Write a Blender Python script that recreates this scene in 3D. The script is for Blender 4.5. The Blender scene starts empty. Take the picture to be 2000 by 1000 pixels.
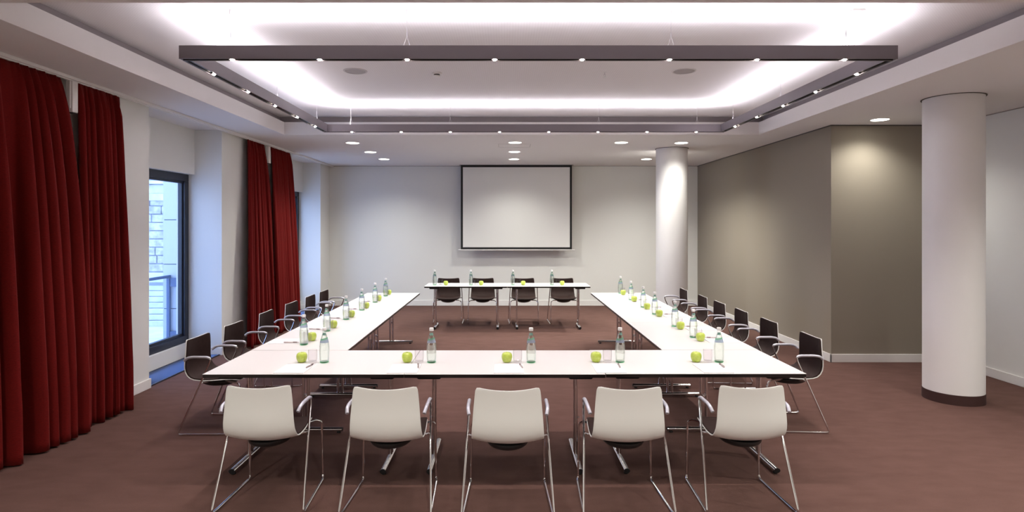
import bpy, bmesh, math, random
from mathutils import Vector, Matrix, noise
random.seed(7)
scn = bpy.context.scene
COL = scn.collection
PI = math.pi

# ------------------------------------------------------------------ materials
def new_mat(name):
    m = bpy.data.materials.new(name); m.use_nodes = True
    nt = m.node_tree; nt.nodes.clear()
    out = nt.nodes.new('ShaderNodeOutputMaterial')
    return m, nt, out
def N(nt, t, **kw):
    n = nt.nodes.new(t)
    for k, v in kw.items(): setattr(n, k, v)
    return n
def principled(name, col, rough=.5, metal=0., spec=.5, bump=None, var=None, sheen=0., coat=0., alpha=None):
    """bump=(scale, strength, detail)  var=(scale, amount) value variation of the thing's own colour"""
    m, nt, out = new_mat(name)
    b = N(nt, 'ShaderNodeBsdfPrincipled'); nt.links.new(b.outputs[0], out.inputs[0])
    b.inputs['Base Color'].default_value = (*col, 1)
    b.inputs['Roughness'].default_value = rough
    b.inputs['Metallic'].default_value = metal
    b.inputs['Specular IOR Level'].default_value = spec
    if sheen:
        b.inputs['Sheen Weight'].default_value = sheen
        b.inputs['Sheen Roughness'].default_value = .6
    if coat:
        b.inputs['Coat Weight'].default_value = coat; b.inputs['Coat Roughness'].default_value = .1
    tc = N(nt, 'ShaderNodeTexCoord')
    if var:
        no = N(nt, 'ShaderNodeTexNoise'); no.inputs['Scale'].default_value = var[0]; no.inputs['Detail'].default_value = 5
        nt.links.new(tc.outputs['Object'], no.inputs['Vector'])
        mr = N(nt, 'ShaderNodeMapRange'); mr.inputs[1].default_value = .3; mr.inputs[2].default_value = .7
        mr.inputs[3].default_value = 1 - var[1]; mr.inputs[4].default_value = 1 + var[1]
        nt.links.new(no.outputs['Fac'], mr.inputs[0])
        mx = N(nt, 'ShaderNodeVectorMath', operation='SCALE'); mx.inputs[0].default_value = col
        nt.links.new(mr.outputs[0], mx.inputs['Scale']); nt.links.new(mx.outputs[0], b.inputs['Base Color'])
    if bump:
        no = N(nt, 'ShaderNodeTexNoise'); no.inputs['Scale'].default_value = bump[0]; no.inputs['Detail'].default_value = bump[2]
        nt.links.new(tc.outputs['Object'], no.inputs['Vector'])
        bp = N(nt, 'ShaderNodeBump'); bp.inputs['Strength'].default_value = bump[1]; bp.inputs['Distance'].default_value = .01
        nt.links.new(no.outputs['Fac'], bp.inputs['Height']); nt.links.new(bp.outputs[0], b.inputs['Normal'])
    return m
def emission(name, col, s):
    m, nt, out = new_mat(name)
    e = N(nt, 'ShaderNodeEmission'); e.inputs[0].default_value = (*col, 1); e.inputs[1].default_value = s
    nt.links.new(e.outputs[0], out.inputs[0]); return m

WALLC = (.74, .74, .715)
M = {}
M['wall'] = principled('wall_paint', WALLC, .85, spec=.2, bump=(180, .04, 2))
M['ceil'] = principled('ceiling_paint', (.74, .715, .71), .9, spec=.15)
M['taupe'] = principled('taupe_paint', (.275, .240, .195), .8, spec=.2, bump=(180, .04, 2))
M['trim'] = principled('trim_paint', (.76, .74, .72), .5, spec=.4)
M['chrome'] = principled('chrome', (.78, .77, .79), .13, 1.)
M['grip'] = principled('armrest_grey', (.56, .56, .64), .38, .35)
M['black'] = principled('black_plastic', (.008, .008, .009), .4)
M['edge'] = principled('table_edge_black', (.012, .009, .009), .3)
M['laminate'] = principled('white_laminate', (.77, .755, .75), .35, spec=.4)
M['shell_white'] = principled('white_shell', (.82, .83, .815), .3, spec=.45)
M['shell_brown'] = principled('brown_shell', (.040, .024, .018), .35, spec=.45)
M['leather'] = principled('brown_upholstery', (.030, .016, .014), .65, spec=.18, bump=(400, .15, 3), var=(30, .15))
M['seatcover'] = M['leather']
M['beam'] = principled('beam_grey_metal', (.215, .19, .21), .42, .5)
M['beam_in'] = principled('beam_channel_dark', (.05, .04, .04), .25, .8)
M['darkframe'] = principled('window_frame_dark', (.018, .022, .035), .35)
M['paper'] = principled('paper_white', (.86, .86, .88), .7, spec=.2)
M['pen'] = principled('pen_silver', (.55, .46, .46), .3, .6)
M['pen_dark'] = principled('pen_grip_dark', (.22, .15, .15), .5)
M['cap'] = principled('bottle_cap_white', (.85, .84, .84), .4)
M['stem'] = principled('apple_stem', (.20, .17, .05), .8)
M['plinth'] = principled('brown_plinth', (.040, .014, .012), .6)
M['column'] = principled('column_paint', (.76, .745, .745), .6, spec=.3)
M['spkgrille'] = principled('speaker_grille', (.40, .37, .37), .8)
M['white_plastic'] = principled('white_plastic', (.75, .73, .72), .5)
M['screen'] = principled('screen_fabric', (.78, .775, .755), .9, spec=.1)
M['screen_border'] = principled('screen_border', (.01, .01, .01), .8)
M['bulb'] = emission('halogen_bulb', (1, .88, .78), 90)
M['diffuser'] = emission('downlight_diffuser', (1, .96, .86), 9)
M['tube'] = emission('uplight_tube', (.97, .93, 1), 10)
M['grille_slat'] = principled('grille_slats', (.06, .11, .24), .25, .6)  # blue of reflected daylight put into the slats' base colour
M['wire'] = principled('steel_wire', (.6, .58, .6), .3, .9)
M['stone'] = principled('rough_stone', (.42, .43, .46), .9, bump=(12, 1., 8), var=(6, .35))
M['stone_smooth'] = principled('smooth_stone', (.60, .62, .66), .8, var=(3, .15))
M['panel'] = principled('pale_cladding', (.50, .53, .58), .6)
M['joint'] = principled('cladding_joint', (.10, .12, .17), .8)
M['pave'] = principled('pale_paving', (.72, .73, .75), .9, var=(2, .15))
M['rail_metal'] = principled('railing_steel', (.10, .14, .24), .4, .3)

def carpet():
    m, nt, out = new_mat('carpet_brown')
    b = N(nt, 'ShaderNodeBsdfPrincipled'); nt.links.new(b.outputs[0], out.inputs[0])
    b.inputs['Roughness'].default_value = .95; b.inputs['Specular IOR Level'].default_value = .1
    tc = N(nt, 'ShaderNodeTexCoord')
    n1 = N(nt, 'ShaderNodeTexNoise'); n1.inputs['Scale'].default_value = 220; n1.inputs['Detail'].default_value = 3
    mp = N(nt, 'ShaderNodeMapping'); mp.inputs['Scale'].default_value = (1.5, 3, 1)
    n2 = N(nt, 'ShaderNodeTexNoise'); n2.inputs['Scale'].default_value = 3; n2.inputs['Detail'].default_value = 6
    nt.links.new(tc.outputs['Object'], n1.inputs[0]); nt.links.new(tc.outputs['Object'], mp.inputs[0]); nt.links.new(mp.outputs[0], n2.inputs[0])
    ad = N(nt, 'ShaderNodeMath', operation='ADD'); nt.links.new(n1.outputs['Fac'], ad.inputs[0]); nt.links.new(n2.outputs['Fac'], ad.inputs[1])
    cr = N(nt, 'ShaderNodeValToRGB')
    cr.color_ramp.elements[0].position = .35; cr.color_ramp.elements[0].color = (.098, .052, .043, 1)
    cr.color_ramp.elements[1].position = .75; cr.color_ramp.elements[1].color = (.145, .079, .067, 1)
    hv = N(nt, 'ShaderNodeMath', operation='MULTIPLY'); hv.inputs[1].default_value = .5
    nt.links.new(ad.outputs[0], hv.inputs[0]); nt.links.new(hv.outputs[0], cr.inputs[0]); nt.links.new(cr.outputs[0], b.inputs['Base Color'])
    bp = N(nt, 'ShaderNodeBump'); bp.inputs['Strength'].default_value = .5; bp.inputs['Distance'].default_value = .006
    nt.links.new(n1.outputs['Fac'], bp.inputs['Height']); nt.links.new(bp.outputs[0], b.inputs['Normal'])
    return m
M['carpet'] = carpet()

def curtain_mat():
    m, nt, out = new_mat('red_curtain_cloth')
    b = N(nt, 'ShaderNodeBsdfPrincipled'); nt.links.new(b.outputs[0], out.inputs[0])
    b.inputs['Roughness'].default_value = .85; b.inputs['Specular IOR Level'].default_value = .15
    b.inputs['Sheen Weight'].default_value = .08; b.inputs['Sheen Roughness'].default_value = .5
    b.inputs['Sheen Tint'].default_value = (1, .25, .2, 1)
    tc = N(nt, 'ShaderNodeTexCoord'); mp = N(nt, 'ShaderNodeMapping'); mp.inputs['Scale'].default_value = (60, 60, 400)
    n1 = N(nt, 'ShaderNodeTexNoise'); n1.inputs['Scale'].default_value = 1.; n1.inputs['Detail'].default_value = 3
    nt.links.new(tc.outputs['Object'], mp.inputs[0]); nt.links.new(mp.outputs[0], n1.inputs[0])
    cr = N(nt, 'ShaderNodeValToRGB')
    cr.color_ramp.elements[0].position = .3; cr.color_ramp.elements[0].color = (.100, .0034, .0032, 1)
    cr.color_ramp.elements[1].position = .7; cr.color_ramp.elements[1].color = (.165, .0062, .005, 1)
    nt.links.new(n1.outputs['Fac'], cr.inputs[0]); nt.links.new(cr.outputs[0], b.inputs['Base Color'])
    bp = N(nt, 'ShaderNodeBump'); bp.inputs['Strength'].default_value = .15; bp.inputs['Distance'].default_value = .003
    nt.links.new(n1.outputs['Fac'], bp.inputs['Height']); nt.links.new(bp.outputs[0], b.inputs['Normal'])
    return m
M['curtain'] = curtain_mat()

def perforated():
    m, nt, out = new_mat('perforated_ceiling_board')
    b = N(nt, 'ShaderNodeBsdfPrincipled'); nt.links.new(b.outputs[0], out.inputs[0])
    b.inputs['Roughness'].default_value = .9; b.inputs['Specular IOR Level'].default_value = .15
    tc = N(nt, 'ShaderNodeTexCoord')
    sc = N(nt, 'ShaderNodeVectorMath', operation='SCALE'); sc.inputs['Scale'].default_value = 1 / .022
    nt.links.new(tc.outputs['Object'], sc.inputs[0])
    fr = N(nt, 'ShaderNodeVectorMath', operation='FRACTION'); nt.links.new(sc.outputs[0], fr.inputs[0])
    sb = N(nt, 'ShaderNodeVectorMath', operation='SUBTRACT'); sb.inputs[1].default_value = (.5, .5, 0); nt.links.new(fr.outputs[0], sb.inputs[0])
    ml = N(nt, 'ShaderNodeVectorMath', operation='MULTIPLY'); ml.inputs[1].default_value = (1, 1, 0); nt.links.new(sb.outputs[0], ml.inputs[0])
    ln = N(nt, 'ShaderNodeVectorMath', operation='LENGTH'); nt.links.new(ml.outputs[0], ln.inputs[0])
    lt = N(nt, 'ShaderNodeMath', operation='LESS_THAN'); lt.inputs[1].default_value = .15; nt.links.new(ln.outputs['Value'], lt.inputs[0])
    mx = N(nt, 'ShaderNodeMix', data_type='RGBA'); mx.inputs[6].default_value = (.76, .73, .735, 1); mx.inputs[7].default_value = (.65, .615, .62, 1)
    nt.links.new(lt.outputs[0], mx.inputs[0]); nt.links.new(mx.outputs[2], b.inputs['Base Color'])
    return m
M['perf'] = perforated()

def clear_mat(name, tint, edge, ior=1.45, rough=0.02):
    """thin clear wall: light passes straight through, reflection by Fresnel, longer (greener) path near the rim of the silhouette"""
    m, nt, out = new_mat(name)
    tr = N(nt, 'ShaderNodeBsdfTransparent'); gl = N(nt, 'ShaderNodeBsdfGlossy'); gl.inputs['Roughness'].default_value = rough
    fr = N(nt, 'ShaderNodeFresnel'); fr.inputs[0].default_value = ior
    mc = N(nt, 'ShaderNodeMix', data_type='RGBA'); mc.inputs[6].default_value = (*tint, 1); mc.inputs[7].default_value = (*edge, 1)
    pw = N(nt, 'ShaderNodeMath', operation='POWER'); pw.inputs[1].default_value = .7
    nt.links.new(pw.outputs[0], mc.inputs[0]); nt.links.new(mc.outputs[2], tr.inputs[0])
    # on the way out of the thin wall the ray just passes (no total internal reflection in a thin sheet)
    ge = N(nt, 'ShaderNodeNewGeometry'); iv = N(nt, 'ShaderNodeMath', operation='SUBTRACT'); iv.inputs[0].default_value = 1
    nt.links.new(ge.outputs['Backfacing'], iv.inputs[1])
    ff = N(nt, 'ShaderNodeMath', operation='MULTIPLY'); nt.links.new(fr.outputs[0], ff.inputs[0]); nt.links.new(iv.outputs[0], ff.inputs[1])
    nt.links.new(ff.outputs[0], pw.inputs[0])
    mx = N(nt, 'ShaderNodeMixShader'); nt.links.new(ff.outputs[0], mx.inputs[0]); nt.links.new(tr.outputs[0], mx.inputs[1]); nt.links.new(gl.outputs[0], mx.inputs[2])
    nt.links.new(mx.outputs[0], out.inputs[0]); return m
M['window_glass'] = clear_mat('window_glass', (.95, .97, 1.), (.7, .8, .9))
M['bottle_glass'] = clear_mat('bottle_glass', (.975, .99, .98), (.58, .80, .68))
M['glass'] = clear_mat('drinking_glass_clear', (.985, .98, .985), (.62, .60, .62))
M['bottle_base'] = clear_mat('bottle_base_green', (.62, .88, .72), (.25, .6, .38))
def water():
    m, nt, out = new_mat('mineral_water')
    tr = N(nt, 'ShaderNodeBsdfTransparent'); tr.inputs[0].default_value = (.96, .985, .965, 1)
    g = N(nt, 'ShaderNodeBsdfGlass'); g.inputs['IOR'].default_value = 1.33; g.inputs[0].default_value = (.98, 1, .985, 1); g.inputs['Roughness'].default_value = 0
    mx = N(nt, 'ShaderNodeMixShader'); mx.inputs[0].default_value = .38
    nt.links.new(tr.outputs[0], mx.inputs[1]); nt.links.new(g.outputs[0], mx.inputs[2]); nt.links.new(mx.outputs[0], out.inputs[0]); return m
M['water'] = water()
def label_mat():
    m, nt, out = new_mat('bottle_label')
    tc = N(nt, 'ShaderNodeTexCoord'); sx = N(nt, 'ShaderNodeSeparateXYZ'); nt.links.new(tc.outputs['Object'], sx.inputs[0])
    sl = N(nt, 'ShaderNodeMath', operation='MULTIPLY_ADD'); sl.inputs[1].default_value = -.22
    nt.links.new(sx.outputs[0], sl.inputs[0]); nt.links.new(sx.outputs[2], sl.inputs[2])
    gt = N(nt, 'ShaderNodeMath', operation='GREATER_THAN'); gt.inputs[1].default_value = .181; nt.links.new(sl.outputs[0], gt.inputs[0])
    mc = N(nt, 'ShaderNodeMix', data_type='RGBA'); mc.inputs[6].default_value = (.42, .48, .62, 1); mc.inputs[7].default_value = (.26, .55, .38, 1)
    nt.links.new(gt.outputs[0], mc.inputs[0])
    d = N(nt, 'ShaderNodeBsdfDiffuse'); nt.links.new(mc.outputs[2], d.inputs[0])
    tr = N(nt, 'ShaderNodeBsdfTransparent'); nt.links.new(mc.outputs[2], tr.inputs[0])
    mx = N(nt, 'ShaderNodeMixShader'); mx.inputs[0].default_value = .5
    nt.links.new(tr.outputs[0], mx.inputs[1]); nt.links.new(d.outputs[0], mx.inputs[2]); nt.links.new(mx.outputs[0], out.inputs[0]); return m
M['label'] = label_mat()
def apple_mat():
    m, nt, out = new_mat('green_apple_skin')
    b = N(nt, 'ShaderNodeBsdfPrincipled'); nt.links.new(b.outputs[0], out.inputs[0])
    b.inputs['Roughness'].default_value = .28; b.inputs['Coat Weight'].default_value = .3
    b.inputs['Subsurface Weight'].default_value = 0
    tc = N(nt, 'ShaderNodeTexCoord'); n1 = N(nt, 'ShaderNodeTexNoise'); n1.inputs['Scale'].default_value = 45; n1.inputs['Detail'].default_value = 4
    nt.links.new(tc.outputs['Object'], n1.inputs[0])
    cr = N(nt, 'ShaderNodeValToRGB')
    cr.color_ramp.elements[0].position = .35; cr.color_ramp.elements[0].color = (.46, .60, .06, 1)
    cr.color_ramp.elements[1].position = .75; cr.color_ramp.elements[1].color = (.64, .74, .18, 1)
    nt.links.new(n1.outputs['Fac'], cr.inputs[0]); nt.links.new(cr.outputs[0], b.inputs['Base Color'])
    return m
M['apple'] = apple_mat()

# ------------------------------------------------------------------ mesh helpers
class MB:
    def __init__(s): s.bm = bmesh.new()
    def box(s, x0, x1, y0, y1, z0, z1, bev=0., seg=2, mi=0):
        r = bmesh.ops.create_cube(s.bm, size=1)
        vs = r['verts']
        bmesh.ops.scale(s.bm, vec=(x1 - x0, y1 - y0, z1 - z0), verts=vs)
        bmesh.ops.translate(s.bm, vec=((x0 + x1) / 2, (y0 + y1) / 2, (z0 + z1) / 2), verts=vs)
        fs = set(f for v in vs for f in v.link_faces)
        for f in fs: f.material_index = mi
        if bev:
            es = list(set(e for v in vs for e in v.link_edges))
            bmesh.ops.bevel(s.bm, geom=es, offset=bev, segments=seg, affect='EDGES', profile=.5)
        return s
    def ring_loft(s, rings, closed=True, cap=True, mi=0, smooth=True):
        vr = [[s.bm.verts.new(p) for p in r] for r in rings]
        n = len(vr[0])
        for a, b in zip(vr[:-1], vr[1:]):
            for i in range(n if closed else n - 1):
                j = (i + 1) % n
                f = s.bm.faces.new((a[i], a[j], b[j], b[i])); f.smooth = smooth; f.material_index = mi
        if cap:
            f = s.bm.faces.new(list(reversed(vr[0]))); f.material_index = mi
            f = s.bm.faces.new(vr[-1]); f.material_index = mi
        return s
    def tube(s, pts, r, seg=10, bend=0., cap=True, mi=0, rx=None):
        pts = [Vector(p) for p in pts]
        if bend and len(pts) > 2: pts = fillet(pts, bend)
        rings = []
        up = None
        for i, p in enumerate(pts):
            if i == 0: t = pts[1] - p
            elif i == len(pts) - 1: t = p - pts[-2]
            else: t = (pts[i + 1] - p).normalized() + (p - pts[i - 1]).normalized()
            t.normalize()
            if up is None:
                up = Vector((0, 0, 1)) if abs(t.z) < .9 else Vector((1, 0, 0))
            side = t.cross(up).normalized(); up = side.cross(t).normalized()
            rr = r(i / (len(pts) - 1)) if callable(r) else r
            rings.append([p + side * math.cos(a) * (rx or rr) + up * math.sin(a) * rr for a in [2 * PI * k / seg for k in range(seg)]])
        return s.ring_loft(rings, cap=cap, mi=mi)
    def lathe(s, prof, seg=28, c=(0, 0, 0), mi=0, cap=True, lobes=0, la=0):
        rings = []
        for r, z in prof:
            rings.append([(c[0] + r * (1 + la * math.cos(lobes * 2 * PI * k / seg)) * math.cos(2 * PI * k / seg), c[1] + r * (1 + la * math.cos(lobes * 2 * PI * k / seg)) * math.sin(2 * PI * k / seg), c[2] + z) for k in range(seg)])
        return s.ring_loft(rings, cap=cap, mi=mi)
    def done(s, name, mats, parent=None, modfn=None):
        bmesh.ops.recalc_face_normals(s.bm, faces=s.bm.faces[:])
        me = bpy.data.meshes.new(name); s.bm.to_mesh(me); s.bm.free()
        if not isinstance(mats, (list, tuple)): mats = [mats]
        for m in mats: me.materials.append(m)
        o = bpy.data.objects.new(name, me); COL.objects.link(o)
        if parent: o.parent = parent
        if modfn: modfn(o)
        return o
def fillet(pts, rad, n=5):
    out = [pts[0]]
    for i in range(1, len(pts) - 1):
        a, p, b = pts[i - 1], pts[i], pts[i + 1]
        r = min(rad, (a - p).length * .45, (b - p).length * .45)
        q0 = p + (a - p).normalized() * r; q1 = p + (b - p).normalized() * r
        for k in range(n + 1):
            t = k / n; out.append(q0 * (1 - t) ** 2 + p * 2 * t * (1 - t) + q1 * t * t)
    out.append(pts[-1]); return out
def smooth_by_angle(o, ang=35):
    me = o.data
    for p in me.polygons: p.use_smooth = True
    try: me.set_sharp_from_angle(angle=math.radians(ang))
    except Exception: pass
def tag(o, label=None, cat=None, group=None, kind=None):
    if label: o['label'] = label
    if cat: o['category'] = cat
    if group: o['group'] = group
    if kind: o['kind'] = kind
    return o
def empty(name, loc=(0, 0, 0), rz=0):
    o = bpy.data.objects.new(name, None); COL.objects.link(o)
    o.location = loc; o.rotation_euler = (0, 0, rz); o.empty_display_size = .1
    return o
def copy_tree(o, parent=None):
    c = o.copy(); COL.objects.link(c); c.parent = parent
    for ch in list(o.children): copy_tree(ch, c)
    return c
ORD = ['first', 'second', 'third', 'fourth', 'fifth', 'sixth', 'seventh', 'eighth']

# ------------------------------------------------------------------ camera
H = 1.777
cam = bpy.data.cameras.new('camera'); co = bpy.data.objects.new('camera', cam); COL.objects.link(co)
co.location = (0, 0, H); co.rotation_euler = (PI / 2, 0, 0)
cam.sensor_fit = 'HORIZONTAL'; cam.sensor_width = 36; cam.lens = 36 * 1180 / 2000
cam.shift_x = 12 / 2000; cam.shift_y = -61 / 2000; cam.clip_start = .05; cam.clip_end = 200
scn.camera = co

# ------------------------------------------------------------------ room shell
ZC = 3.07; YN = -3.0; YB = 13.27; XL = -3.88; XR = 5.67; XT = 4.21; YT = 7.82
fl = MB().box(XL - .7, XR + .3, YN - .2, YB + .3, -.12, 0).done('floor', M['carpet']); tag(fl, kind='structure')
# lower ceiling with the rectangular coffer
CX0, CX1, CY0, CY1 = -3.18, 3.63, 3.52, 8.67
c = MB()
c.box(XL - .7, XR + .3, YN - .2, CY0, ZC, ZC + .04); c.box(XL - .7, XR + .3, CY1, YB + .3, ZC, ZC + .04)
c.box(XL - .7, CX0, CY0, CY1, ZC, ZC + .04); c.box(CX1, XR + .3, CY0, CY1, ZC, ZC + .04)
ceil = c.done('ceiling', M['ceil']); tag(ceil, kind='structure')
g = .10
c = MB(); zf = 3.25; zu = 3.34; t = .02
c.box(CX0 - t, CX0, CY0 - t, CY1 + t, ZC + .04, zf); c.box(CX1, CX1 + t, CY0 - t, CY1 + t, ZC + .04, zf)
c.box(CX0, CX1, CY0 - t, CY0, ZC + .04, zf); c.box(CX0, CX1, CY1, CY1 + t, ZC + .04, zf)
# small step lip, then the shelf and the recessed upright of the cove
c.box(CX0 - g, CX0 - t, CY0 - g, CY1 + g, zf - .02, zf - .005); c.box(CX1 + t, CX1 + g, CY0 - g, CY1 + g, zf - .02, zf - .005)
c.box(CX0 - t, CX1 + t, CY0 - g, CY0 - t, zf - .02, zf - .005); c.box(CX0 - t, CX1 + t, CY1 + t, CY1 + g, zf - .02, zf - .005)
tag(c.done('ceiling_coffer_fascia', M['ceil']), kind='structure')
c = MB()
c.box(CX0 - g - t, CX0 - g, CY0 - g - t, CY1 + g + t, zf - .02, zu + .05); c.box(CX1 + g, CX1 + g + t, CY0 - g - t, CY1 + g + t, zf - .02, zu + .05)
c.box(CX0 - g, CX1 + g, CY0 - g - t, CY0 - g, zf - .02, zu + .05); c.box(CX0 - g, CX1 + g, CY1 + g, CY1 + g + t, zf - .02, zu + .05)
tag(c.done('trim_3', principled('cove_trim_grey', (.30, .26, .27), .7)), kind='structure')  # shade on the cove upright put into its grey colour
c = MB().box(CX0 - g, CX1 + g, CY0 - g, CY1 + g, zu, zu + .04)
tag(c.done('ceiling_coffer', M['perf']), kind='structure')

# walls
tag(MB().box(XL - .7, XT + .2, YB, YB + .2, 0, ZC).done('wall_back', M['wall']), kind='structure')
tag(MB().box(XL - .7, XR + .3, YN - .2, YN, 0, ZC).done('wall_front', M['wall']), kind='structure')
tag(MB().box(XR, XR + .2, YN, YT, 0, ZC).done('wall_right', M['wall']), kind='structure')
c = MB().box(XT, XR + .2, YT, YB + .2, 0, ZC)
tag(c.done('wall_taupe', M['taupe']), kind='structure')
# window wall: piers, kerbs, lintels
W = [(6.57, 8.25), (10.97, 12.65)]
XO = -4.50
c = MB()
c.box(XO, XL, YN, W[0][0], 0, ZC); c.box(XO, XL, W[0][1], W[1][0], 0, ZC); c.box(XO, XL, W[1][1], YB, 0, ZC)
ZS, ZH = .185, 2.46
for a, b in W:
    c.box(XO, -4.29, a, b, 0, ZS); c.box(XO, -4.25, a, b, ZH, ZC)
wl = c.done('wall_left', M['wall']); tag(wl, kind='structure')
# baseboards
def bb(name, segs, h=.105, th=.015):
    m = MB()
    for (x0, x1, y0, y1) in segs: m.box(x0, x1, y0, y1, 0, h, .003, 1)
    tag(m.done(name, M['trim']), kind='structure')
th = .016
bb('baseboard_left', [(XL, XL + th, YN, W[0][0] + th), (XL, XL + th, W[0][1] - th, W[1][0] + th), (XL, XL + th, W[1][1] - th, YB),
   (-4.29, XL, W[0][0], W[0][0] + th), (-4.29, XL, W[0][1] - th, W[0][1]), (-4.29, XL, W[1][0], W[1][0] + th), (-4.29, XL, W[1][1] - th, W[1][1])])
bb('baseboard_back', [(XL, XT, YB - th, YB)], .12)
bb('baseboard_taupe', [(XT - th, XT, YT - th, YB), (XT - th, XR, YT - th, YT)])
bb('baseboard_right', [(XR - th, XR, YN, YT - th)])
# thin strips, dark shadow line put into their colour, where walls meet the ceiling
gm = principled('shadow_gap_dark', (.09, .08, .07), .9)
c = MB()
c.box(XT - .006, XT, YT, YB, ZC - .014, ZC); c.box(XT - .006, XR, YT - .006, YT, ZC - .014, ZC)
tag(c.done('trim_1', gm), kind='structure')
c = MB(); c.box(XL, XT - .006, YB - .004, YB, ZC - .008, ZC); c.box(XR - .004, XR, YN, YT - .006, ZC - .010, ZC)
tag(c.done('trim_2', principled('shadow_gap_grey', (.3, .28, .26), .9)), kind='structure')
# ceiling access panel: a thin outline in the lower ceiling
c = MB(); x0, x1, y0, y1 = -.12, .40, 9.68, 10.06; w = .006
for q in ((x0, x1, y0, y0 + w), (x0, x1, y1 - w, y1), (x0, x0 + w, y0, y1), (x1 - w, x1, y0, y1)): c.box(*q, ZC - .0015, ZC)
hatch = c.done('access_panel', principled('panel_outline', (.40, .38, .36), .8))
tag(hatch, 'flush square access panel outlined in the ceiling among the downlights before the screen', 'access panel')

# windows
for wi, (a, b) in enumerate(W):
    root = empty('window_%d' % (wi + 1), (-4.38, (a + b) / 2, ZS)); tag(root, kind='structure')
    L = (b - a) / 2; Z = ZH - ZS; fw = .095
    m = MB()
    m.box(-.05, .05, -L, L, 0, fw, .004, 1); m.box(-.05, .05, -L, L, Z - fw, Z, .004, 1)
    m.box(-.05, .05, -L, -L + fw, fw, Z - fw, .004, 1); m.box(-.05, .05, L - fw, L, fw, Z - fw, .004, 1)
    # inner sash
    s = fw + .03
    m.box(-.03, .02, -L + fw, L - fw, fw, s); m.box(-.03, .02, -L + fw, L - fw, Z - s, Z - fw)
    m.box(-.03, .02, -L + fw, -L + s, s, Z - s); m.box(-.03, .02, L - s, L - fw, s, Z - s)
    m.done('window_frame', M['darkframe'], root)
    MB().box(-.012, -.004, -L + s - .01, L - s + .01, s - .01, Z - s + .01).done('window_pane', M['window_glass'], root)
# linear floor grilles in the window recesses
for gi, (a, b) in enumerate(W):
    root = empty('floor_grille', ((-4.28 + XL) / 2 - .005, (a + b) / 2, 0)); hx = (XL + 4.28) / 2 - .012; L = (b - a) / 2 - .02
    m = MB(); n = 70
    for k in range(n):
        y = -L + (k + .5) * 2 * L / n
        m.box(-hx + .015, hx - .015, y - .007, y + .007, .001, .012, .002, 1)
    tag(m.done('slats', M['grille_slat'], root), kind='stuff')
    m = MB(); m.box(-hx, hx, -L, L, -.001, .003); m.box(-hx, -hx + .015, -L, L, 0, .014); m.box(hx - .015, hx, -L, L, 0, .014)
    m.done('frame', principled('grille_frame', (.05, .055, .08), .4, .5), root)
    tag(root, ['slatted metal floor grille reflecting blue daylight below the uncovered window', 'slatted metal floor grille below the window behind the short curtain pair'][gi], 'floor grille', 'floor grilles along the windows')

# curtain track along the window side
m = MB(); m.box(-3.835, -3.765, YN + .05, YB - .03, ZC - .028, ZC - .001, .003, 1); m.box(-3.81, -3.79, YN + .05, YB - .03, ZC - .036, ZC - .028)
tag(m.done('curtain_track', M['white_plastic']), 'long white curtain track on the ceiling above the red curtains and windows', 'curtain track')

# ------------------------------------------------------------------ columns
for (x, y, lab) in ((4.56, 6.16, 'thick round white column with brown base standing before the taupe wall corner'), (2.82, 10.27, 'round white column beside the screen wall, behind the far end of the tables')):
    root = empty('column', (x, y, 0)); R = .262
    MB().lathe([(R, .10), (R, ZC)], 64).done('shaft', M['column'], root)
    MB().lathe([(R + .004, 0), (R + .004, .098), (R - .01, .104)], 64).done('plinth', M['plinth'], root)['label'] = 'dark brown plinth band'
    m = MB(); m.lathe([(R + .001, ZC - .006), (R + .014, ZC - .006), (R + .014, ZC - .001), (R + .001, ZC - .001)], 64, cap=False)
    m.done('shadow_ring', gm, root)  # shade of the gap round the shaft, put into a dark ring
    tag(root, lab, 'column', 'round white columns')

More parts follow.
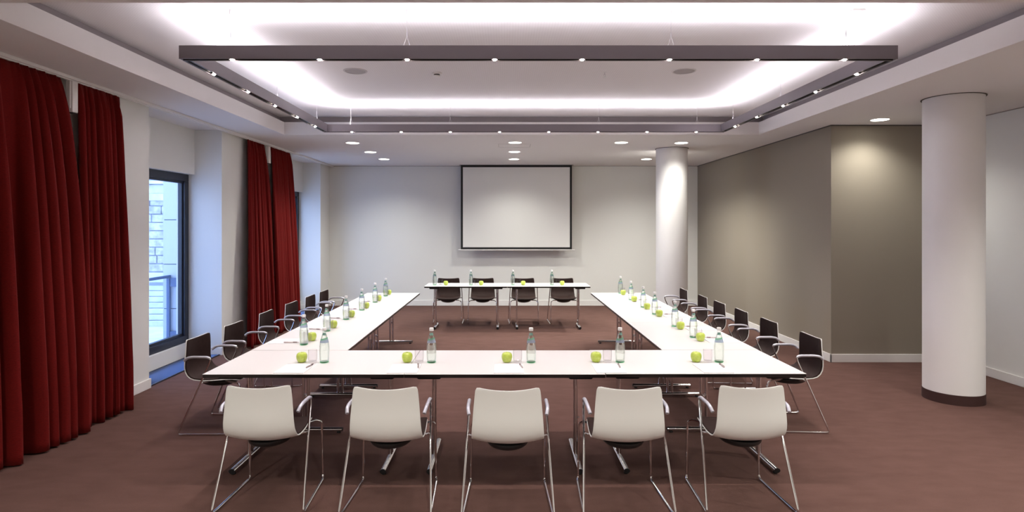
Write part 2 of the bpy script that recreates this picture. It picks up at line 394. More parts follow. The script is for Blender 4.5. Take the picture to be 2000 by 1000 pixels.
# ------------------------------------------------------------------ curtains
def curtain(name, yt0, yt1, yb0, yb1, nf, seed, lab, xb=-3.70, amp=.14, k0=None, k1=None):
    rnd = random.Random(seed)
    nu, nv = nf * 16, 44
    ph = [rnd.uniform(-.6, .6) for _ in range(nf + 3)]; am = [rnd.uniform(.45, 1.35) for _ in range(nf + 3)]
    ztop, zbot = 3.032, .015
    rings = []
    def lerp_arr(arr, q): i = int(q); f = q - i; f = f * f * (3 - 2 * f); return arr[i % len(arr)] * (1 - f) + arr[(i + 1) % len(arr)] * f
    for j in range(nv + 1):
        v = j / nv; v2 = v ** .9
        row = []
        y0 = yt0 + (yb0 - yt0) * v2; y1 = yt1 + (yb1 - yt1) * v2
        ez = 1 - math.exp(-v / .17)
        if k0 is not None: y0 = yt0 + (k0 - yt0) * ez + (yb0 - k0) * v
        sh = 0 if k1 is None else (yt1 + (k1 - yt1) * ez + (yb1 - k1) * v) - y1
        A = (.030 + (amp - .030) * min(1, v * 1.15) ** .8)
        xc = -3.80 + (xb + 3.80) * v ** .6
        for i in range(nu + 1):
            u = i / nu; q = nf * (u + (.55 * math.sin(2 * PI * 1.7 * u + seed) + .3 * math.sin(2 * PI * 3.9 * u + 2 * seed)) / nf * u * (1 - u) * 4)
            p = 2 * PI * q + lerp_arr(ph, q) * (.35 + .9 * v) + .5 * math.sin(2.3 * v + q * 1.7 + seed) * v
            a = lerp_arr(am, q + .3)
            s_ = math.sin(p)
            fold = math.copysign(abs(s_) ** .75, s_) * a
            sub = .28 * math.sin(2 * p + 1.1 + seed) * lerp_arr(am, q + 1)
            x = xc + A * (fold * .8 + sub * .6) + .012 * math.sin(3 * p + seed) * math.exp(-v * 4)
            if v < .06:   # gathered heading tape
                k = 1 - v / .06
                x = x * (1 - .6 * k) + (xc + .012 * math.sin(4 * p)) * .6 * k
            z = ztop + (zbot - ztop) * v + .01 * v * math.sin(3.1 * q + seed)
            hem = .004 if abs(z - .12) < .02 else 0
            y = y0 + (y1 - y0) * u + sh * u ** 5 - (.15 * (y1 - y0) / nf) * math.sin(2 * p) * min(1, v * 3)
            row.append((x - hem, y, max(z, .006)))
        rings.append(row)
    m = MB(); m.ring_loft(rings, closed=False, cap=False)
    def md(o):
        s = o.modifiers.new('thickness', 'SOLIDIFY'); s.thickness = .004; s.offset = 0
    o = m.done(name, M['curtain'], modfn=md)
    tag(o, lab, 'curtain', 'red pleated curtains')
    return o
curtain('curtain', 3.55, 5.15, 3.45, 5.235, 14, 3, 'wide dark red pleated curtain cut by the picture edge', -3.70, k1=5.36)
curtain('curtain', 5.36, 5.95, 5.275, 5.86, 7, 11, 'dark red curtain beside the uncovered window, next to the wide curtain', -3.70, .115)
curtain('curtain', 8.88, 9.50, 8.66, 9.76, 7, 5, 'red curtain hanging against the white pier, one of the short pair', -3.71, .10, k1=9.74)
curtain('curtain', 9.74, 10.62, 9.80, 10.72, 10, 8, 'red curtain of the short pair, on the side towards the screen wall', -3.71, .10)
for (y, lab) in ((5.292, 'small white upright box hanging from the track between the two large red curtains'), (9.655, 'small white upright box hanging from the track between the short curtain pair')):
    root = empty('curtain_motor', (-3.80, y, 2.76))
    MB().box(-.03, .03, -.035, .035, 0, .27, .006, 2).done('housing', M['white_plastic'], root)
    MB().box(-.018, .018, -.05, -.036, .03, .27, .003, 1).done('side_cover', M['white_plastic'], root)
    MB().box(-.02, .02, -.022, .022, -.008, 0, .002, 1).done('end_cap', M['black'], root)
    tag(root, lab, 'curtain motor', 'curtain motors')

# ------------------------------------------------------------------ projection screen
root = empty('projection_screen', (.227, 13.05, 1.246))
w2 = 1.20; hh = ZC - 1.246
MB().box(-w2 + .045, w2 - .045, -.001, .001, .045, hh - .05).done('fabric', M['screen'], root)
m = MB(); m.box(-w2, w2, -.002, .0015, 0, .0449); m.box(-w2, w2, -.002, .0015, hh - .0499, hh - .004); m.box(-w2, -w2 + .0449, -.002, .0015, .0449, hh - .0499); m.box(w2 - .0449, w2, -.002, .0015, .0449, hh - .0499)
m.done('border', M['screen_border'], root)['label'] = 'black border'
m = MB(); m.tube([(-w2 - .05, 0, -.014), (w2 + .06, 0, -.014)], .013, 12); m.done('bottom_bar', M['white_plastic'], root)
MB().box(-w2 - .03, w2 + .03, -.012, .05, hh - .006, hh - .0005).done('ceiling_slot', M['black'], root)
tag(root, 'white projection screen with black border hanging before the far wall', 'projection screen')

# ------------------------------------------------------------------ pendant beam light
BX0, BX1, BY0, BY1 = -2.36, 2.83, 4.36, 7.84; zb = 2.975; zt = 3.072; bw = .062
root = empty('pendant_light', ((BX0 + BX1) / 2, (BY0 + BY1) / 2, zb))
ox, oy = root.location.x, root.location.y
def beam(x0, x1, y0, y1, along):
    m = MB(); th = .006; X0, X1, Y0, Y1 = x0 - ox, x1 - ox, y0 - oy, y1 - oy; h = zt - zb
    if along == 'x':
        m.box(X0, X1, Y0, Y0 + th, 0, h); m.box(X0, X1, Y1 - th, Y1, 0, h); m.box(X0, X1, Y0 + th, Y1 - th, .010, .016, mi=1)
        m.box(X0, X1, Y0 + th, Y0 + .016, .003, .010, mi=1); m.box(X0, X1, Y1 - .016, Y1 - th, .003, .010, mi=1)
        if True:
            m.box(X0, X0 + th, Y0 + th, Y1 - th, .002, h); m.box(X1 - th, X1, Y0 + th, Y1 - th, .002, h)
    else:
        m.box(X0, X0 + th, Y0, Y1, 0, h); m.box(X1 - th, X1, Y0, Y1, 0, h); m.box(X0 + th, X1 - th, Y0, Y1, .010, .016, mi=1)
        m.box(X0 + th, X0 + .016, Y0, Y1, .003, .010, mi=1); m.box(X1 - .016, X1 - th, Y0, Y1, .003, .010, mi=1)
    b = m.done('beam', [M['beam'], M['beam_in']], root)
    tb = MB(); s = .02; ln = 1.05
    if along == 'x':
        n = int((X1 - X0) // ln)
        for k in range(n):
            a = X0 + .06 + k * (X1 - X0 - .12) / n; e = a + (X1 - X0 - .12) / n - .03
            tb.tube([(a, (Y0 + Y1) / 2, .062), (e, (Y0 + Y1) / 2, .062)], .013, 10)
    else:
        n = int((Y1 - Y0) // ln)
        for k in range(n):
            a = Y0 + .06 + k * (Y1 - Y0 - .12) / n; e = a + (Y1 - Y0 - .12) / n - .03
            tb.tube([((X0 + X1) / 2, a, .062), ((X0 + X1) / 2, e, .062)], .013, 10)
    tb.done('uplight_tubes', M['tube'], b)
    return b
beam(BX0, BX1, BY0, BY0 + bw, 'x'); beam(BX0, BX1, BY1 - bw, BY1, 'x')
beam(BX0, BX0 + bw, BY0 + bw + .0005, BY1 - bw - .0005, 'y'); beam(BX1 - bw, BX1, BY0 + bw + .0005, BY1 - bw - .0005, 'y')
spots = [(-1.99 + k * .636, BY0 + bw / 2) for k in range(8)] + [(-1.99 + k * .636, BY1 - bw / 2) for k in range(8)]
spots += [(BX0 + bw / 2, 4.82 + k * .64) for k in range(5)] + [(BX1 - bw / 2, 4.82 + k * .64) for k in range(5)]
proto = None
for (x, y) in spots:
    if proto is None:
        m = MB(); m.lathe([(.0, .022), (.021, .022), (.024, .004), (.021, .002), (.017, .010), (0, .016)][::1], 20, cap=False)
        proto = m.done('spotlight', M['chrome'], root)
        m = MB(); m.lathe([(.002, -.006), (.009, -.004), (.0135, .003), (.012, .010), (.004, .0145)], 14); m.done('bulb', M['bulb'], proto)
        s = proto
    else:
        s = copy_tree(proto, root)
    s.location = (x - ox, y - oy, -.001)
mounts = [(-2.0, BY0 + .031), (-.72, BY0 + .031), (1.20, BY0 + .031), (2.47, BY0 + .031), (-2.0, BY1 - .031), (-.72, BY1 - .031), (1.20, BY1 - .031), (2.47, BY1 - .031),
          (BX0 + .031, 4.85), (BX0 + .031, 6.15), (BX0 + .031, 7.44), (BX1 - .031, 4.85), (BX1 - .031, 6.15), (BX1 - .031, 7.44)]
proto = None
for i, (x, y) in enumerate(mounts):
    zz = zu - zb; yy = i < 8
    if proto is None:
        m = MB(); m.tube([(0, 0, .17), (0, 0, zz - .03)], .0012, 6)
        m.tube([(0, 0, .17), (-.025, 0, .097)], .0012, 6); m.tube([(0, 0, .17), (.025, 0, .097)], .0012, 6); m.tube([(0, 0, .165), (0, 0, .20)], .003, 8)
        proto = m.done('suspension_cable', M['wire'], root)
        MB().lathe([(.010, zz - .038), (.012, zz - .036), (.012, zz - .0005)], 16).done('ceiling_mount', M['white_plastic'], proto)
        s = proto
    else: s = copy_tree(proto, root)
    s.location = (x - ox, y - oy, 0)
    if not yy: s.rotation_euler = (0, 0, PI / 2)
for (x, y, dx) in ((2.47, BY0 + .031, .09), (-2.0, BY1 - .031, -.09)):
    zz = zu - zb; X, Y = x - ox, y - oy
    m = MB(); m.box(X + dx - .05, X + dx + .05, Y - .02, Y + .02, zz - .022, zz - .0005, .004, 1)
    b = m.done('power_box', M['white_plastic'], root)
    m = MB(); sg = 1 if dx > 0 else -1
    m.tube([(X + dx - sg * .05, Y, zz - .010), (X + sg * .02, Y, zz - .016), (X + sg * .008, Y, zz - .06), (X + sg * .004, Y, .2), (X + sg * .012, Y, .09)], .003, 8, bend=.03)
    m.done('power_cord', M['white_plastic'], b)
tag(root, 'large rectangular grey beam pendant with small spotlights hanging in the ceiling recess', 'pendant light')

def spot(loc, power, ang, blend, rad, col, name='spot_lamp', rot=(0, 0, 0)):
    l = bpy.data.lights.new(name, 'SPOT'); l.energy = power; l.spot_size = math.radians(ang); l.spot_blend = blend
    l.shadow_soft_size = rad; l.color = col
    o = bpy.data.objects.new(name, l); COL.objects.link(o); o.location = loc; o.rotation_euler = rot; return o
BEAM_W = 19
def strip(x0, x1, y0, y1, wpm):
    l = bpy.data.lights.new('uplight', 'AREA'); l.shape = 'RECTANGLE'; l.size = x1 - x0; l.size_y = y1 - y0
    l.energy = wpm * max(x1 - x0, y1 - y0); l.color = (.97, .93, 1.)
    o = bpy.data.objects.new('uplight', l); COL.objects.link(o); o.location = ((x0 + x1) / 2, (y0 + y1) / 2, zt - .004); o.rotation_euler = (PI, 0, 0)
WPM = 2.4
strip(BX0 + .07, BX1 - .07, BY0 + .01, BY0 + bw - .01, WPM); strip(BX0 + .07, BX1 - .07, BY1 - bw + .01, BY1 - .01, WPM)
strip(BX0 + .01, BX0 + bw - .01, BY0 + .07, BY1 - .07, WPM); strip(BX1 - bw + .01, BX1 - .01, BY0 + .07, BY1 - .07, WPM)
for (x, y) in spots: spot((x, y, zb - .012), BEAM_W, 105, .7, .012, (1, .91, .86))

# ------------------------------------------------------------------ ceiling fixtures
dl = [(-2.42, 9.54), (-2.41, 10.75), (-2.40, 11.9), (.145, 9.5), (.154, 10.7), (.16, 11.9), (1.815, 9.5), (2.77, 9.54), (2.77, 11.9), (4.60, 7.43)]
dlab = ['round downlight, first of the three near the windows counting from the recess', 'round downlight, middle of the three near the windows', 'round downlight, one nearest the screen wall of the three near the windows',
        'round downlight before the screen, first counting from the ceiling recess', 'round downlight before the screen, middle of the three in line', 'round downlight before the screen, last before the wall',
        'single round downlight between the screen line and the white column', 'round downlight just before the top of the column nearer the screen wall', 'round downlight by the screen wall beside the far column', 'round downlight close to the taupe wall lighting it beside the thick column']
unseen_dl = [(-2.42, 1.0), (.15, 1.0), (2.77, 1.0), (4.6, 3.6), (-2.42, -1.2), (.15, -1.2), (2.77, -1.2), (4.6, 0.2), (2.77, 10.7)]  # unseen downlights added to light chair backs and walls, plus one the column hides
proto = None
for i, (x, y) in enumerate(dl + unseen_dl):
    if proto is None:
        proto = empty('downlight')
        MB().lathe([(.100, -.004), (.122, -.005), (.126, -.0005), (.100, -.0005)], 40, cap=False).done('trim_ring', M['white_plastic'], proto)
        MB().lathe([(.001, -.003), (.0995, -.003), (.0995, -.0006), (.001, -.0006)], 40).done('diffuser', M['diffuser'], proto)
        r = proto
    else: r = copy_tree(proto)
    r.location = (x, y, ZC)
    lab = dlab[i] if i < len(dl) else ('round downlight hidden behind the top of the column nearer the screen' if y > 9 else 'round ceiling downlight over the open floor behind the white-backed chairs or beside them')
    tag(r, lab, 'downlight', 'round ceiling downlights')
    power = 95 if i < len(dl) else 240
    if i == 9: power = 60
    if i == 7: power = 65
    spot((x, y, ZC - .014), power, 140, .9, .08, (1, .99, .90), 'downlight_lamp')
for (x, y, lab) in ((-1.53, 6.14, 'round flush ceiling speaker on the window side of the recess'), (1.81, 6.14, 'round flush ceiling speaker on the column side of the recess')):
    root = empty('ceiling_speaker', (x, y, zu))
    MB().lathe([(.001, -.004), (.104, -.004), (.106, -.0005)], 40).done('grille', M['spkgrille'], root)
    MB().lathe([(.106, -.006), (.118, -.005), (.12, -.0005), (.106, -.0005)], 40, cap=False).done('rim', principled('speaker_rim', (.6, .57, .57), .6), root)
    tag(root, lab, 'ceiling speaker', 'ceiling speakers')
root = empty('smoke_detector', (-.71, 6.21, zu))
MB().lathe([(.001, -.018), (.046, -.018), (.052, -.012), (.052, -.0005)], 32).done('base', M['white_plastic'], root)
m = MB(); m.lathe([(.001, -.046), (.022, -.045), (.034, -.038), (.036, -.030)], 32); m.done('sensor_head', M['white_plastic'], root)
m = MB(); m.lathe([(.031, -.030), (.031, -.018)], 32, cap=False); m.done('intake', M['black'], root)
tag(root, 'small white smoke detector on the recessed ceiling between the two speakers', 'smoke detector')
root = empty('sprinkler', (1.01, 6.18, zu))
m = MB(); m.lathe([(.001, -.006), (.018, -.005), (.02, -.0005)], 20); m.done('collar', M['white_plastic'], root)
m = MB(); m.tube([(0, 0, -.006), (0, 0, -.03)], .006, 10); m.tube([(-.008, 0, -.026), (-.011, 0, -.040), (0, 0, -.052)], .0018, 6); m.tube([(.008, 0, -.026), (.011, 0, -.040), (0, 0, -.052)], .0018, 6)
m.lathe([(.001, -.055), (.014, -.055), (.014, -.052)], 16); m.done('head', M['chrome'], root)
tag(root, 'small metal fire sprinkler on the recessed ceiling between the two speakers', 'sprinkler')

# ------------------------------------------------------------------ conference tables
def make_table(D=.8, foot=.62):
    root = empty('conference_table')
    W2, D2 = .6985, D / 2 - .001; zt = .74
    m = MB(); m.box(-W2, W2, -D2, D2, zt - .0035, zt, .001, 1); m.done('tabletop', M['laminate'], root)
    m = MB(); m.box(-W2 + .0005, W2 - .0005, -D2 + .0005, D2 - .0005, zt - .026, zt - .0036, .0015, 1); m.done('edge_band', M['edge'], root)['label'] = 'black edge and underside'
    for sx in (-1, 1):
        x = sx * .535
        m = MB()
        for dy in (-.022, .022): m.tube([(x, dy, .045), (x, dy, zt - .05)], .014, 12)
        m.box(x - .008, x + .008, -.02, .02, .30, .33); m.tube([(x, -.0, .315), (x + sx * .03, 0, .315)], .006, 8)
        leg = m.done('leg', M['chrome'], root)
        m = MB(); m.tube([(x, -foot / 2, .030), (x, foot / 2, .030)], .017, 16, rx=.021); m.done('foot', M['chrome'], leg)
        m = MB()
        for dy in (-foot / 2 + .03, foot / 2 - .03): m.lathe([(.015, 0), (.017, .004), (.015, .016)], 14, c=(x, dy, 0))
        for dy in (-foot / 2, foot / 2): m.tube([(x, dy * 1.0, .030), (x, dy * 1.012, .030)], .0175, 14, rx=.0215)
        m.done('glide', M['black'], leg)
        m = MB(); xx = x - sx * .0
        m.box(xx - .085, xx + .085, -D2 * .86, D2 * .86, zt - .052, zt - .0262, .012, 2); m.done('bracket', M['black'], leg)['label'] = 'black folding bracket under the top'
    return root
T0 = 4.190
tp = make_table(); used = [False]
def place(proto, flag, loc, rz, lab, cat, group):
    if not flag[0]: o = proto; flag[0] = True
    else: o = copy_tree(proto)
    o.location = loc; o.rotation_euler = (0, 0, rz); tag(o, lab, cat, group); return o
for k in range(3):
    place(tp, used, (-.007 + (k - 1) * 1.4, T0 + .4 + (0, 0, .014)[k], 0), (0, 0, .006)[k], ['white table at the window-side end of the row behind the white-backed chairs', 'white table in the middle of the row behind the white-backed chairs', 'white table at the column-side end of the row behind the white-backed chairs'][k], 'table', 'white conference tables')
for s_, nm in ((-1, 'window-side'), (1, 'column-side')):
    for k in range(3):
        place(tp, used, (-.007 + s_ * 1.701, T0 + .809 + .70 + (.015 if s_ > 0 else 0) + k * 1.4, 0), PI / 2, 'white table in the %s table wing, %s' % (nm, ['first behind the cross row', 'middle of three', 'end nearest the screen'][k]), 'table', 'white conference tables')
tf = make_table(.6, .46); uf = [False]
for k in range(2):
    place(tf, uf, (.025 + (k - .5) * 1.4, 10.16 + .30, 0), 0, ['narrow white table under the screen, half towards the windows', 'narrow white table under the screen, half towards the column'][k], 'table', 'narrow tables under the screen')

# ------------------------------------------------------------------ chairs
PROF = [(-.232, .792), (-.231, .76), (-.231, .71), (-.233, .65), (-.236, .60), (-.235, .56), (-.228, .525), (-.212, .495), (-.188, .472), (-.155, .460), (-.11, .455), (-.05, .454), (.01, .456), (.07, .460), (.12, .463), (.16, .463), (.19, .458), (.212, .448)]
def shell_grid(inset=0.):
    # resample the profile
    P = [Vector((0, a, b)) for a, b in PROF]
    ds = [0]
    for a, b in zip(P[:-1], P[1:]): ds.append(ds[-1] + (b - a).length)
    n = 44; nt_ = 20; tot = ds[-1]; rows = []
    for i in range(n + 1):
        s = inset + (tot - 2 * inset) * i / n
        k = 0
        while k < len(ds) - 2 and ds[k + 1] < s: k += 1
        f = (s - ds[k]) / (ds[k + 1] - ds[k]); p = P[k].lerp(P[k + 1], f)
        q = s / tot
        back = max(0, 1 - q / .42)               # 1 at the top of the back
        hw = .193 + .028 * min(1, q / .42) ** .8
        if q > .55: hw = .221 - .020 * ((q - .55) / .45) ** 1.5
        if q > .93: hw -= .03 * ((q - .93) / .07) ** 2
        if q < .03: hw -= .005 * (1 - q / .03) ** 2
        hw -= inset * .9
        # direction in which the middle of the shell sags, away from the sitter
        tan = (P[min(k + 1, len(P) - 1)] - P[max(k - 1, 0)]).normalized(); nrm = Vector((0, tan.z, -tan.y))
        dirn = Vector((0, -1, 0)) if q < .30 else (Vector((0, 0, -1)) if q > .55 else Vector((0, -1, 0)).lerp(Vector((0, 0, -1)), (q - .30) / .25).normalized())
        sag = .030 if q < .6 else .030 - .018 * (q - .6) / .4
        row = []
        for j in range(nt_ + 1):
            t = -1 + 2 * j / nt_
            v = p + dirn * sag * (1 - t * t)
            v.x = hw * t
            if q < .12: v.z -= (.015 * (1 - t * t)) * (1 - q / .12)
            if q < .06: v.z -= .005 * max(0, (abs(t) - .92) / .08) ** 2 * (1 - q / .06)
            row.append(tuple(v))
        rows.append(row)
    return rows
def make_chair(name, shell_mat):
    root = empty(name)
    def sol(th, off):
        def f(o):
            s = o.modifiers.new('thickness', 'SOLIDIFY'); s.thickness = th; s.offset = off; s.use_even_offset = True
            b = o.modifiers.new('soft', 'BEVEL'); b.width = .0022; b.segments = 2; b.limit_method = 'ANGLE'; b.angle_limit = math.radians(50)
        return f
    def grid(rows, nm, mat, th, sign):
        bm = bmesh.new(); V = [[bm.verts.new(p) for p in r] for r in rows]
        for a, b in zip(V[:-1], V[1:]):
            for i in range(len(a) - 1):
                f = bm.faces.new((a[i], a[i + 1], b[i + 1], b[i])); f.smooth = True
        bm.normal_update()
        # make normals face the sitter
        mid = V[8][10]
        if mid.normal.y < 0: bmesh.ops.reverse_faces(bm, faces=bm.faces[:])
        if sign:
            bm.normal_update()
            for v in bm.verts: v.co += v.normal * sign
        me = bpy.data.meshes.new(nm); bm.to_mesh(me); bm.free(); me.materials.append(mat)
        o = bpy.data.objects.new(nm, me); COL.objects.link(o); o.parent = root; sol(th, 1 if nm == 'upholstery' else -1)(o); return o
    sh = grid(shell_grid(0), 'shell', shell_mat, .008, 0)
    if shell_mat is M['shell_white']: sh['label'] = 'white plastic shell'
    grid(shell_grid(.0018), 'upholstery', M['seatcover'], .010, .0006)['label'] = 'dark brown upholstered inner face'
    r = .0075
    for s in (-1, 1):
        m = MB()
        m.tube([(s * .245, -.03, .652), (s * .246, .002, .645), (s * .248, -.008, .60), (s * .256, -.085, .43), (s * .28, -.262, .010), (s * .274, -.20, .009), (s * .256, .245, .009), (s * .252, .262, .03), (s * .248, .250, .405), (s * .215, .222, .428), (s * .10, .06, .418)], r, 10, bend=.042)
        leg = m.done('sled_leg', M['chrome'], root)
        m = MB(); m.tube([(s * .236, -.228, .622), (s * .243, -.20, .648), (s * .245, -.15, .656), (s * .245, -.03, .655), (s * .246, -.004, .645)], .0112, 12, bend=.03); m.done('armrest', M['grip'], root)['label'] = 'pale grey armrest sleeve'
        m = MB(); m.tube([(s * .255, -.068, .446), (s * .20, -.068, .434), (s * .10, -.06, .416)], r, 10, bend=.02); m.done('crossbar', M['chrome'], root)
    m = MB()
    rings = []
    for k in range(7):
        f = k / 6; z = .366 + f * .052; sc = [.45, .72, .86, .94, .98, 1, 1][k]
        rings.append([(.135 * sc * math.cos(a), -.035 + .16 * sc * math.sin(a), z) for a in [2 * PI * q / 28 for q in range(28)]])
    m.ring_loft(rings); m.done('seat_plate', M['black'], root)['label'] = 'black plastic bowl under the seat'
    return root
cw = make_chair('armchair', M['shell_white']); u1 = [False]
GW = 'white shell armchairs around the tables'; GB = 'dark brown armchairs under the screen'
rowA = [(-1.525, 3.955, .02), (-.735, 3.925, .0), (.012, 3.90, 0), (.752, 3.925, 0), (1.512, 3.955, -.0)]
for i, (x, y, a) in enumerate(rowA):
    place(cw, u1, (x, y, 0), a, 'white-backed armchair with chrome sled legs, %s of the five counted from the curtains' % ORD[i], 'armchair', GW)
rowB = [5.36, 6.06, 6.89, 7.69, 8.43, 9.06]; rowC = [5.42, 6.27, 7.01, 7.72, 8.39, 9.28]
for i, y in enumerate(rowB):
    place(cw, u1, (-2.497, y, 0), -PI / 2 + random.uniform(-.03, .03), 'brown armchair with pale rim in the window-side row, %s from the white-backed chairs' % ORD[i], 'armchair', GW)
for i, y in enumerate(rowC):
    place(cw, u1, (2.497, y, 0), PI / 2 + random.uniform(-.03, .03), 'brown armchair with pale rim in the column-side row, %s from the white-backed chairs' % ORD[i], 'armchair', GW)
cb = make_chair('armchair', M['shell_brown']); u2 = [False]
rowD = [-1.05, -.42, .325, 1.05]
for i, x in enumerate(rowD):
    place(cb, u2, (x, 10.98, 0), PI + (.05, .02, 0, 0)[i], 'dark brown armchair facing the room under the screen, %s of four from the windows' % ORD[i], 'armchair', GB)

# ------------------------------------------------------------------ things on the tables
def make_bottle():
    root = empty('water_bottle'); root.scale = (1, 1, .957)
    prof = [(.001, .003), (.026, .003), (.033, .010), (.0345, .02), (.0365, .06), (.0375, .10), (.0365, .13), (.033, .155), (.027, .18), (.0205, .205), (.0155, .228), (.0135, .245), (.0135, .262)]
    MB().lathe(prof, 32, cap=False).done('glass_body', M['bottle_glass'], root)
    MB().lathe([(.001, .0005), (.029, .0005), (.0335, .004), (.034, .0095), (.030, .010), (.001, .012)], 32).done('base', M['bottle_base'], root)['label'] = 'green glass base'
    wp = [(.001, .013), (.030, .014), (.0328, .02), (.0348, .06), (.0358, .10), (.0348, .13), (.0313, .155), (.0253, .18), (.019, .205), (.015, .222), (.001, .223)]
    MB().lathe(wp, 32).done('water', M['water'], root)
    m = MB(); rings = []
    import math as mm
    def rad(z):
        for (r0, z0), (r1, z1) in zip(prof[:-1], prof[1:]):
            if z0 <= z <= z1 and z1 > z0: return r0 + (r1 - r0) * (z - z0) / (z1 - z0)
        return .03
    for k in range(9):
        row = []
        for q in range(37):
            a = -PI * .5 - PI * .62 + q / 36 * PI * 1.24
            slant = .22 * .03 * mm.cos(a)
            z = .158 + k / 8 * .036 + slant * (k / 8) * .9
            row.append(((rad(z) + .0006) * mm.cos(a), (rad(z) + .0006) * mm.sin(a), z))
        rings.append(row)
    m.ring_loft(rings, closed=False, cap=False); m.done('label_band', M['label'], root)['label'] = 'pale blue and green label'
    m = MB(); rings = []
    for k in range(3):
        row = []
        for q in range(13):
            a = -PI * .5 - PI * .25 + q / 12 * PI * .5; z = .216 + k * .010
            row.append(((rad(z) + .0006) * mm.cos(a), (rad(z) + .0006) * mm.sin(a), z))
        rings.append(row)
    m.ring_loft(rings, closed=False, cap=False); m.done('neck_label', principled('neck_label_green', (.16, .30, .26), .5), root)
    MB().lathe([(.0155, .250), (.0162, .254), (.0162, .270), (.014, .2735), (.001, .274)], 24).done('cap', M['cap'], root)['label'] = 'white screw cap'
    return root
def make_glass():
    root = empty('drinking_glass')
    o = MB(); o.lathe([(.001, .0005), (.028, .0005), (.031, .003), (.0335, .03), (.0345, .06), (.0335, .092), (.0325, .096), (.0315, .092), (.0325, .06), (.0315, .03), (.0285, .014), (.001, .012)], 28, cap=False)
    o = o.done('bowl', M['glass'], root)
    return root
def make_apple():
    root = empty('apple')
    pr = [(.001, .006), (.010, .002), (.020, .0005), (.029, .006), (.0365, .022), (.040, .040), (.0385, .056), (.032, .068), (.022, .0735), (.012, .072), (.005, .066), (.001, .062)]
    pts = []
    P = [Vector((a, b, 0)) for a, b in pr]
    for i in range(len(P) - 1):
        p0 = P[max(i - 1, 0)]; p1 = P[i]; p2 = P[i + 1]; p3 = P[min(i + 2, len(P) - 1)]
        for k in range(3):
            t = k / 3; q = .5 * ((2 * p1) + (p2 - p0) * t + (2 * p0 - 5 * p1 + 4 * p2 - p3) * t * t + (3 * p1 - p0 - 3 * p2 + p3) * t ** 3); pts.append((max(q.x, .0008), q.y))
    pts.append(pr[-1])
    MB().lathe(pts, 32, lobes=5, la=.012).done('flesh', M['apple'], root)
    m = MB(); m.tube([(0, 0, .058), (.001, 0, .070), (.003, .001, .077)], .0011, 7); m.done('stem', M['stem'], root)
    return root
def make_pad():
    root = empty('notepad')
    MB().box(-.105, .105, -.142, .142, .0003, .0040, .0006, 1).done('sheets', M['paper'], root)
    MB().box(-.1049, .1049, .1300, .1419, .00405, .0046).done('glued_top', principled('pad_top_strip', (.70, .70, .74), .6), root)
    return root
def make_pen():
    root = empty('pen')
    m = MB(); m.lathe([(.0008, -.068), (.0022, -.062), (.0045, -.048), (.0050, -.02), (.0052, .02), (.0052, .062), (.004, .068), (.001, .070)], 14); b = m.done('barrel', M['pen'], root)
    b.rotation_euler = (PI / 2, 0, 0); b.location = (0, 0, .0055)
    m = MB(); m.lathe([(.0047, -.046), (.0056, -.042), (.0056, -.014), (.0052, -.012)], 14, cap=False); g_ = m.done('grip', M['pen_dark'], root); g_.rotation_euler = (PI / 2, 0, 0); g_.location = (0, 0, .0056)
    m = MB(); m.box(-.0012, .0012, .0055, .0068, .030, .066); c_ = m.done('clip', M['chrome'], root); c_.rotation_euler = (PI / 2, 0, 0); c_.location = (0, 0, .0055)
    return root
PR = dict(water_bottle=make_bottle(), drinking_glass=make_glass(), apple=make_apple(), notepad=make_pad(), pen=make_pen())
FL = {k: [False] for k in PR}
ADJ = dict(water_bottle='clear water bottle', drinking_glass='clear tumbler', apple='green apple', notepad='white paper pad', pen='slim pen')
CAT = dict(water_bottle='bottle', drinking_glass='glass', apple='apple', notepad='notepad', pen='pen')
GRP = dict(water_bottle='water bottles on the tables', drinking_glass='tumblers on the tables', apple='green apples on the tables', notepad='paper pads on the tables', pen='pens on the pads')
ZT = .7402
def put(kind, x, y, z, rz, where):
    rz = rz + (PI if kind == 'water_bottle' and 'screen' in where else 0)
    place(PR[kind], FL[kind], (x, y, z), rz, ADJ[kind] + ' ' + where, CAT[kind], GRP[kind])
def setting(where, rz, apple, glass, bottle, pad, pen_off=(.088, .06), prz=0.):
    """rz is the direction the sitter faces (0 = +Y); apple, glass, bottle, pad are world xy"""
    put('apple', *apple, ZT, random.uniform(0, 6), where)
    put('drinking_glass', *glass, ZT, 0, where)
    put('water_bottle', *bottle, ZT, 0 + random.uniform(-.35, .35), where)
    put('notepad', *pad, ZT, rz + prz, where)
    R = Matrix.Rotation(rz + prz, 2); o = R @ Vector(pen_off)
    put('pen', pad[0] + o.x, pad[1] + o.y, ZT + .0045, rz + prz + random.uniform(-.15, .15), where)
A = [(-1.54, -1.455, -1.367), (-.745, -.652, -.56), (.008, .088, .19), (.682, .766, .862), (1.44, 1.525, 1.61)]
padA = [-1.517, -.728, .022, .740, 1.492]; rotA = [0, .02, 0, 0, 0]
for i, (a, g_, b) in enumerate(A):
    dd = (0, 0, 0, .01, .014)[i]
    setting('at the white-backed chairs, %s place from the curtains' % ORD[i], 0, (a, 4.56 + dd), (g_, 4.55 + dd), (b, 4.55 + dd), (padA[i], 4.352 + dd), prz=rotA[i])
Bd = [5.22, 5.89, 6.60, 7.32, 8.06, 8.77]
for i, d in enumerate(Bd):
    setting('on the window-side wing, %s place behind the cross row' % ORD[i], -PI / 2, (-1.735, d + .185), (-1.745, d + .095), (-1.745, d), (-1.935, d + .15), prz=random.uniform(-.04, .04))
Cd = [(5.57, 5.40), (6.14, 6.10), (6.99, 6.87), (7.57, 7.50), (8.33, 8.22), (9.11, 8.92)]
Cd = [(5.56, 5.385), (6.165, 6.00), (7.0, 6.835), (7.585, 7.42), (8.33, 8.165), (9.10, 8.93)]
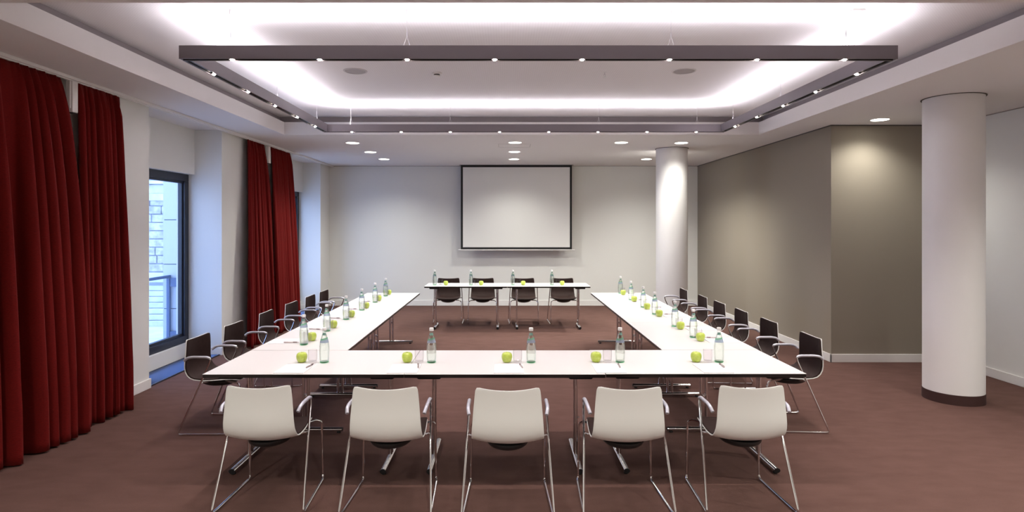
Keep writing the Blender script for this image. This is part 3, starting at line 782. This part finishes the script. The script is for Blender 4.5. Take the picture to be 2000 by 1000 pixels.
for i, (b, a) in enumerate(Cd):
    setting('on the column-side wing, %s place behind the cross row' % ORD[i], PI / 2, (1.735, a), (1.745, (a + b) / 2 + .005), (1.725, b), (1.935, a + .03), prz=random.uniform(-.04, .04))
for i, (b, g_, a) in enumerate([(-1.222, -1.12, -1.03), (-.60, -.51, -.424), (.12, .219, .298), (.79, .89, .967)]):
    setting('on the table under the screen, %s place from the windows' % ORD[i], PI, (a, 10.37), (g_, 10.38), (b, 10.37), (a - .02, 10.575))

# ------------------------------------------------------------------ outside the window
# pale cladding fin beyond the window
root = empty('facade_pier', (-4.85, 9.2, -1.4))
m = MB(); m.box(-.24, .345, -.2, .2, 0, 6.2); m.done('core', M['joint'], root)
m = MB()
zj = [-1.4, -.13, .53, 1.19, 1.85, 2.9, 4.8]
for a, b in zip(zj[:-1], zj[1:]): m.box(-.25, .346, -.21, .2, a + 1.4 + .006, b + 1.4 - .006)
m.done('panels', M['panel'], root)
tag(root, 'pale smooth clad pier outside the uncovered window', 'facade pier')
# stone building
root = empty('stone_building', (-12.5, 20, -1.4))
m = MB(); m.box(-6, 6, 0, 1, 0, 9); m.done('wall', M['stone_smooth'], root)
m = MB(); rr = random.Random(4)
z = 1.62; course = .272; k = 0
while z < 3.95:
    x = -6 + (.35 if k % 2 else 0)
    while x < 6:
        w = rr.uniform(.5, .95)
        m.box(x + .012, min(x + w, 6) - .012, -.07 - rr.uniform(0, .04), .02, z + .014, z + course - .014, .018, 1)
        x += w
    z += course; k += 1
m.done('rusticated_blocks', M['stone'], root)
m = MB()
for (a, b, d) in ((3.97, 4.2, .14), (4.2, 4.5, .05), (4.52, 4.62, .22), (4.66, 4.95, .04), (5.35, 5.5, .2), (1.28, 1.60, .16)): m.box(-6, 6, -d, .02, a, b, .015, 1)
m.done('cornice_bands', M['stone_smooth'], root)
tag(root, 'pale rough stone building across the way, seen through the uncovered window', 'building')
root = empty('stone_steps', (-12.5, 18.9, -1.4))
m = MB()
for k in range(7): m.box(-6, 6, k * .15, 1.08, k * .17, (k + 1) * .17 - .012, .012, 1); 
m.done('treads', M['stone_smooth'], root)
tag(root, 'broad pale stone steps below the stone building outside the window', 'steps')
tag(MB().box(-30, XO - .02, -6, 40, -1.6, -1.4).done('pavement', M['pave']), kind='structure')
# terrace slab and railing
tag(MB().box(-5.06, XO, 5, 10.0, -.14, -.01).done('terrace_slab', M['panel']), kind='structure')
root = empty('railing', (-5.0, 8.98, 0))
m = MB(); m.box(-.02, .02, -3.4, 0, .99, 1.03); m.box(-.02, .02, -3.4, 0, .02, .06); m.box(-.02, .02, -.045, 0, .06, .99); m.box(-.02, .02, -3.4, -3.355, .06, .99); m.done('frame', M['rail_metal'], root)
m = MB(); m.box(.02, .47, -.03, .0, .86, .99); m.box(.02, .47, -.03, .0, .06, .20); m.done('bracket', M['rail_metal'], root)
MB().box(-.006, .006, -3.355, -.045, .06, .99).done('glass_infill', M['window_glass'], root)
tag(root, 'steel framed glass railing standing outside the uncovered window', 'railing')

# ------------------------------------------------------------------ light from outside
w = bpy.data.worlds.new('world'); scn.world = w; w.use_nodes = True
bg = w.node_tree.nodes['Background']; bg.inputs[0].default_value = (.44, .61, 1., 1); bg.inputs[1].default_value = 2.5
for o in list(bpy.data.objects):
    if o.type == 'MESH' and not o.modifiers and len(o.data.polygons) > 0 and o.name.split('.')[0] not in ('wall_left',):
        if 'smooth_done' not in o.data:
            o.data['smooth_done'] = 1; smooth_by_angle(o)
vs = scn.view_settings
scn.display_settings.display_device = 'sRGB'
vs.view_transform = 'Standard'; vs.look = 'None'; vs.gamma = 1; vs.exposure = 0.9; vs.use_curve_mapping = False
